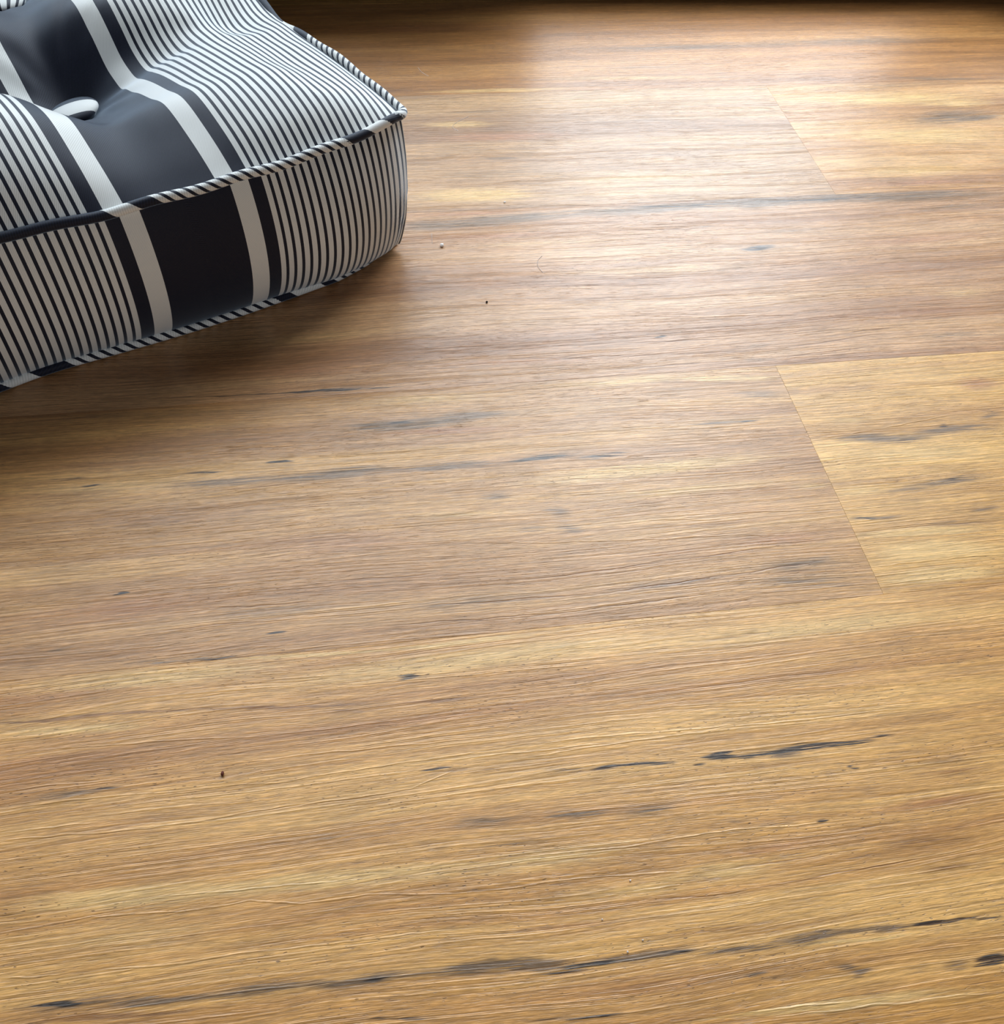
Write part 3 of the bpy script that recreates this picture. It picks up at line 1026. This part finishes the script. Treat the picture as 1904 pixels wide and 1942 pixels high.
def pipe_d_bot(a):
    if a < 0:
        return 0.10 - a*0.7
    if a < 0.0690:
        return 0.10 + a*0.7
    if a < 0.076:
        return interp(a, [0.069, 0.076], [0.045, 0.0375])
    if a < 0.1085:
        return interp(a, [0.076, 0.097, 0.1085], [0.037, 0.0262, 0.018])
    return interp(a, [0.1085, 0.240, 0.262, 0.279, 0.4, 0.5], [0.137, 0.0452, 0.037, 0.026, -0.02, -0.10])


def piping(name, path, fd, bias, sgn):
    """path: list of (point, a, outward)"""
    bm = bmesh.new()
    uvl = bm.loops.layers.uv.new('UVMap')
    NS = 12
    rings = []
    n = len(path)
    for i, (p, a, _) in enumerate(path):
        tan = (path[(i + 1) % n][0] - path[(i - 1) % n][0]).normalized()
        side = tan.cross(Vector((0, 0, 1))).normalized()
        upv = side.cross(tan)
        rings.append([bm.verts.new(p + side*PR*math.cos(2*math.pi*j/NS) + upv*PR*math.sin(2*math.pi*j/NS)) for j in range(NS)])
    for i in range(n):
        i2 = (i + 1) % n
        a0, a1 = path[i][1], path[i2][1]
        if abs(a1 - a0) > 0.1:
            a1 = a0
        for j in range(NS):
            j2 = j + 1
            f = bm.faces.new([rings[i][j], rings[i2][j], rings[i2][j2 % NS], rings[i][j2 % NS]])
            mid = (a0 + a1)/2 + sgn*bias*(((j + 0.5)/NS + 0.25) % 1 - 0.5)*2*math.pi*PR
            for l, (aa, jj) in zip(f.loops, ((a0, j), (a1, j), (a1, j2), (a0, j2))):
                ang = ((j + 0.5)/NS + 0.25) % 1 - 0.5 + (jj - j - 0.5)/NS
                ae = aa + sgn*bias*ang*2*math.pi*PR
                lo, hi = mid - 0.003, mid + 0.003
                # stay on one side of the jumps in the pattern
                for J in (0.0, 0.0098, 0.0505, 0.0690, 0.1085):
                    if fd is pipe_d_top and J > 0.06:
                        continue
                    if fd is pipe_d_bot and J in (0.0098, 0.0505):
                        continue
                    if mid >= J:
                        ae = max(ae, J + 1e-5)
                    else:
                        ae = min(ae, J - 1e-5)
                l[uvl].uv = (fd(ae), jj*0.0015)
    bmesh.ops.recalc_face_normals(bm, faces=bm.faces)
    return mesh_obj(name, bm, FAB, cushion)


def ring_path(zf, inset, n_per=420):
    pts = []
    for k in range(4):
        for i in range(n_per):
            u = k + i/n_per
            s, t, n = perim(u)
            a = s if k == 0 else (-t if k == 3 else 0.5)
            q = outline_pt(s, t) + n*inset(s, t)
            pts.append([Vector((q.x, q.y, zf(s, t, u))), a, n])
    # round the corners by local averaging
    out = []
    N = len(pts)
    for i in range(N):
        dc = corner_blend(i/n_per)
        w = 6 if dc < 0.012 else 0
        if w:
            acc = Vector((0, 0, 0))
            for k in range(-w, w + 1):
                acc += pts[(i + k) % N][0]
            p = acc/(2*w + 1)
            f = min(1.0, dc/0.012)
            p = p.lerp(pts[i][0], f)
        else:
            p = pts[i][0]
        out.append((p, pts[i][1], pts[i][2]))
    return out


def top_wave(s, t, u):
    return seam_z(s, t) + 0.0006 + 0.0006*math.sin(u*61) + 0.0005*math.sin(u*23 + 1)


piping('top_piping', ring_path(top_wave, lambda s, t: 0.0012), pipe_d_top, 0.95, 1)


def bot_inset(s, t):
    dc = min(max(s, t), 1)
    if s < 0.001:
        return interp(t, [0, 0.03, 0.06], [-0.017, -0.013, -0.008])
    if t < 0.001:
        return interp(s, [0, 0.02, 0.035, 0.06, 0.10, 0.15, 0.20, 0.30, 0.5], [-0.017, -0.0125, -0.0080, -0.0050, -0.0068, -0.0078, -0.0075, -0.0035, -0.005])
    return -0.008


piping('bottom_piping', ring_path(lambda s, t, u: PR + 0.0002, bot_inset), pipe_d_bot, 0.95, 1)

# ---- buttons
def button(bs, bt, z, tilt, duv, rot, k=1.0):
    bm = bmesh.new()
    uvl = bm.loops.layers.uv.new('UVMap')
    R, hh = 0.0175, 0.0062
    NR, NS = 14, 40
    prof = []
    for i in range(NR + 1):
        f = i/NR
        if f < 0.7:
            q = f/0.7
            r = R*math.sin(q*math.pi/2)
            zz = hh*math.cos(q*math.pi/2)**0.8
            if q > 0.995:
                zz = 0
        else:
            q = (f - 0.7)/0.3
            r = R*(1 - 0.25*q)
            zz = -0.004*q
        prof.append((r, zz))
    rows = []
    for i, (r, zz) in enumerate(prof):
        if i == 0:
            rows.append([bm.verts.new((0, 0, zz))])
        else:
            rows.append([bm.verts.new((r*math.cos(2*math.pi*j/NS), r*math.sin(2*math.pi*j/NS), zz)) for j in range(NS)])

    def uv(v, i):
        rr = R*min(1.0, i/NR/0.7)
        q = v.co.xy
        ln = q.length
        q = q/ln*(rr*1.05) if ln > 1e-9 else q
        if i/NR > 0.7:
            q = q*(1 + 0.3*(i/NR - 0.7))
        ca, sa = math.cos(rot), math.sin(rot)
        return (duv + k*(q.x*ca + q.y*sa), -q.x*sa + q.y*ca)
    for j in range(NS):
        j2 = (j + 1) % NS
        f = bm.faces.new([rows[0][0], rows[1][j], rows[1][j2]])
        for l, i in zip(f.loops, (0, 1, 1)):
            l[uvl].uv = uv(l.vert, i)
    for i in range(1, NR):
        for j in range(NS):
            j2 = (j + 1) % NS
            f = bm.faces.new([rows[i][j], rows[i+1][j], rows[i+1][j2], rows[i][j2]])
            for l, ii in zip(f.loops, (i, i + 1, i + 1, i)):
                l[uvl].uv = uv(l.vert, ii)
    o = mesh_obj('button', bm, FAB, cushion)
    p = outline_pt(bs, bt)
    o.location = (p.x, p.y, z)
    o.rotation_euler = tilt
    return o


zb = top_z(BS[0], BT[0])
button(BS[0] + 0.003, BT[0] - 0.006, zb + 0.0045, (math.radians(-3), math.radians(-14), 0), 0.0275, math.radians(-78), 1.0)['label'] = 'fabric covered button with a white band between navy'
zb2 = top_z(BS[0] - 0.003, BT[1])
button(BS[0] - 0.003, BT[1] + 0.003, zb2 + 0.004, (math.radians(-4), math.radians(-4), 0), 0.070, math.radians(14))['label'] = 'fabric covered button in fine stripes'
for (bi, bj, dd, rr) in ((0, 2, 0.055, 50), (1, 0, 0.080, 30), (1, 1, 0.0, -20), (1, 2, 0.030, 70)):
    button(BS[bi], BT[bj], top_z(BS[bi], BT[bj]) + 0.004, (0, 0, 0), dd, math.radians(rr))


# ---------------------------------------------------------------- crumbs and lint on the floor
def plain(name, rgb, rough=0.7):
    T = NT(name)
    T.b.inputs['Base Color'].default_value = (*lin(*rgb), 1)
    T.b.inputs['Roughness'].default_value = rough
    return T.m


CW, CD, CB = plain('white_crumb', (250, 250, 248), 0.4), plain('dark_crumb', (40, 24, 14)), plain('brown_crumb', (92, 34, 12))


CW.node_tree.nodes['Principled BSDF'].inputs['Subsurface Weight'].default_value = 1.0
CW.node_tree.nodes['Principled BSDF'].inputs['Subsurface Radius'].default_value = (1, 1, 1)
CW.node_tree.nodes['Principled BSDF'].inputs['Subsurface Scale'].default_value = 0.004


def crumb(x, y, r, mat, label, elong=1.0, rz=0.0, name='crumb'):
    bm = bmesh.new()
    bmesh.ops.create_icosphere(bm, subdivisions=2, radius=r)
    rnd = random.Random(int(x*9999) + int(y*777))
    for v in bm.verts:
        v.co *= rnd.uniform(0.86, 1.1)
        v.co.x *= elong
        v.co.z = max(v.co.z, -0.8*r)
    o = mesh_obj(name, bm, mat)
    o.location = (x, y, r*0.8)
    o.rotation_euler = (0, 0, rz)
    tag(o, label, 'crumb')


crumb(0.0513, 0.1405, 0.00135, CW, 'white crumb on the floor beside the near corner of the cushion')
crumb(0.0864, -0.3059, 0.00040, CW, 'tiny white speck below a pale grain line, uppermost of the four near specks')
crumb(0.0791, -0.3329, 0.00042, CW, 'tiny white speck on the upper edge of the dark grey vein', name='crumb')
crumb(0.0715, -0.3196, 0.00036, CW, 'tiny white speck left of centre above the dark grey vein')
crumb(0.0862, -0.3294, 0.00036, CW, 'tiny white speck right of the other near specks, above the dark grey vein')
crumb(-0.0833, -0.2383, 0.00075, CB, 'small reddish brown speck on the yellowish plank at lower left', 1.7, 1.5)
crumb(0.0751, 0.0754, 0.00075, CD, 'small dark speck right of the cushion shadow')
crumb(0.1037, 0.1913, 0.00060, CW, 'small white speck on the yellow stripe right of the cushion', 1.5, 0.2)


def hair(pts, label, r=0.00014):
    fine_pts = []
    n = len(pts)
    for i in range(n - 1):
        p0, p1, p2, p3 = [Vector(pts[min(max(q, 0), n - 1)]) for q in (i - 1, i, i + 1, i + 2)]
        for k in range(6):
            u = k/6
            fine_pts.append(0.5*((2*p1) + (p2 - p0)*u + (2*p0 - 5*p1 + 4*p2 - p3)*u*u + (3*p1 - p0 - 3*p2 + p3)*u**3))
    fine_pts.append(Vector(pts[-1]))
    bm = bmesh.new()
    rings = []
    for i, p in enumerate(fine_pts):
        d = (fine_pts[min(i + 1, len(fine_pts) - 1)] - fine_pts[max(i - 1, 0)]).normalized()
        s = Vector((-d.y, d.x, 0))
        c = Vector((p.x, p.y, r + 0.0001))
        rings.append([bm.verts.new(c + s*r*math.cos(a*math.pi/3) + Vector((0, 0, 1))*r*math.sin(a*math.pi/3)) for a in range(6)])
    for r0, r1 in zip(rings, rings[1:]):
        for a in range(6):
            bm.faces.new([r0[a], r1[a], r1[(a + 1) % 6], r0[(a + 1) % 6]])
    bm.faces.new(rings[0][::-1])
    bm.faces.new(rings[-1])
    tag(mesh_obj('lint_fibre', bm, CW), label, 'fibre')


hair([(0.1210, 0.1235), (0.1170, 0.1180), (0.1160, 0.1110), (0.1185, 0.1040)], 'thin curved white fibre on the floor right of the white crumb')
hair([(0.0455, 0.1560), (0.0450, 0.1490), (0.0448, 0.1440)], 'short straight white fibre between crumb and cushion')
hair([(0.0910, 0.3180), (0.0800, 0.3090), (0.0760, 0.3020), (0.0800, 0.2960)], 'thin curled fibre on the floor beyond the cushion corner')
hair([(0.0560, 0.4050), (0.0590, 0.3960), (0.0640, 0.3890)], 'short pale fibre on the dim floor beyond the piped edge')
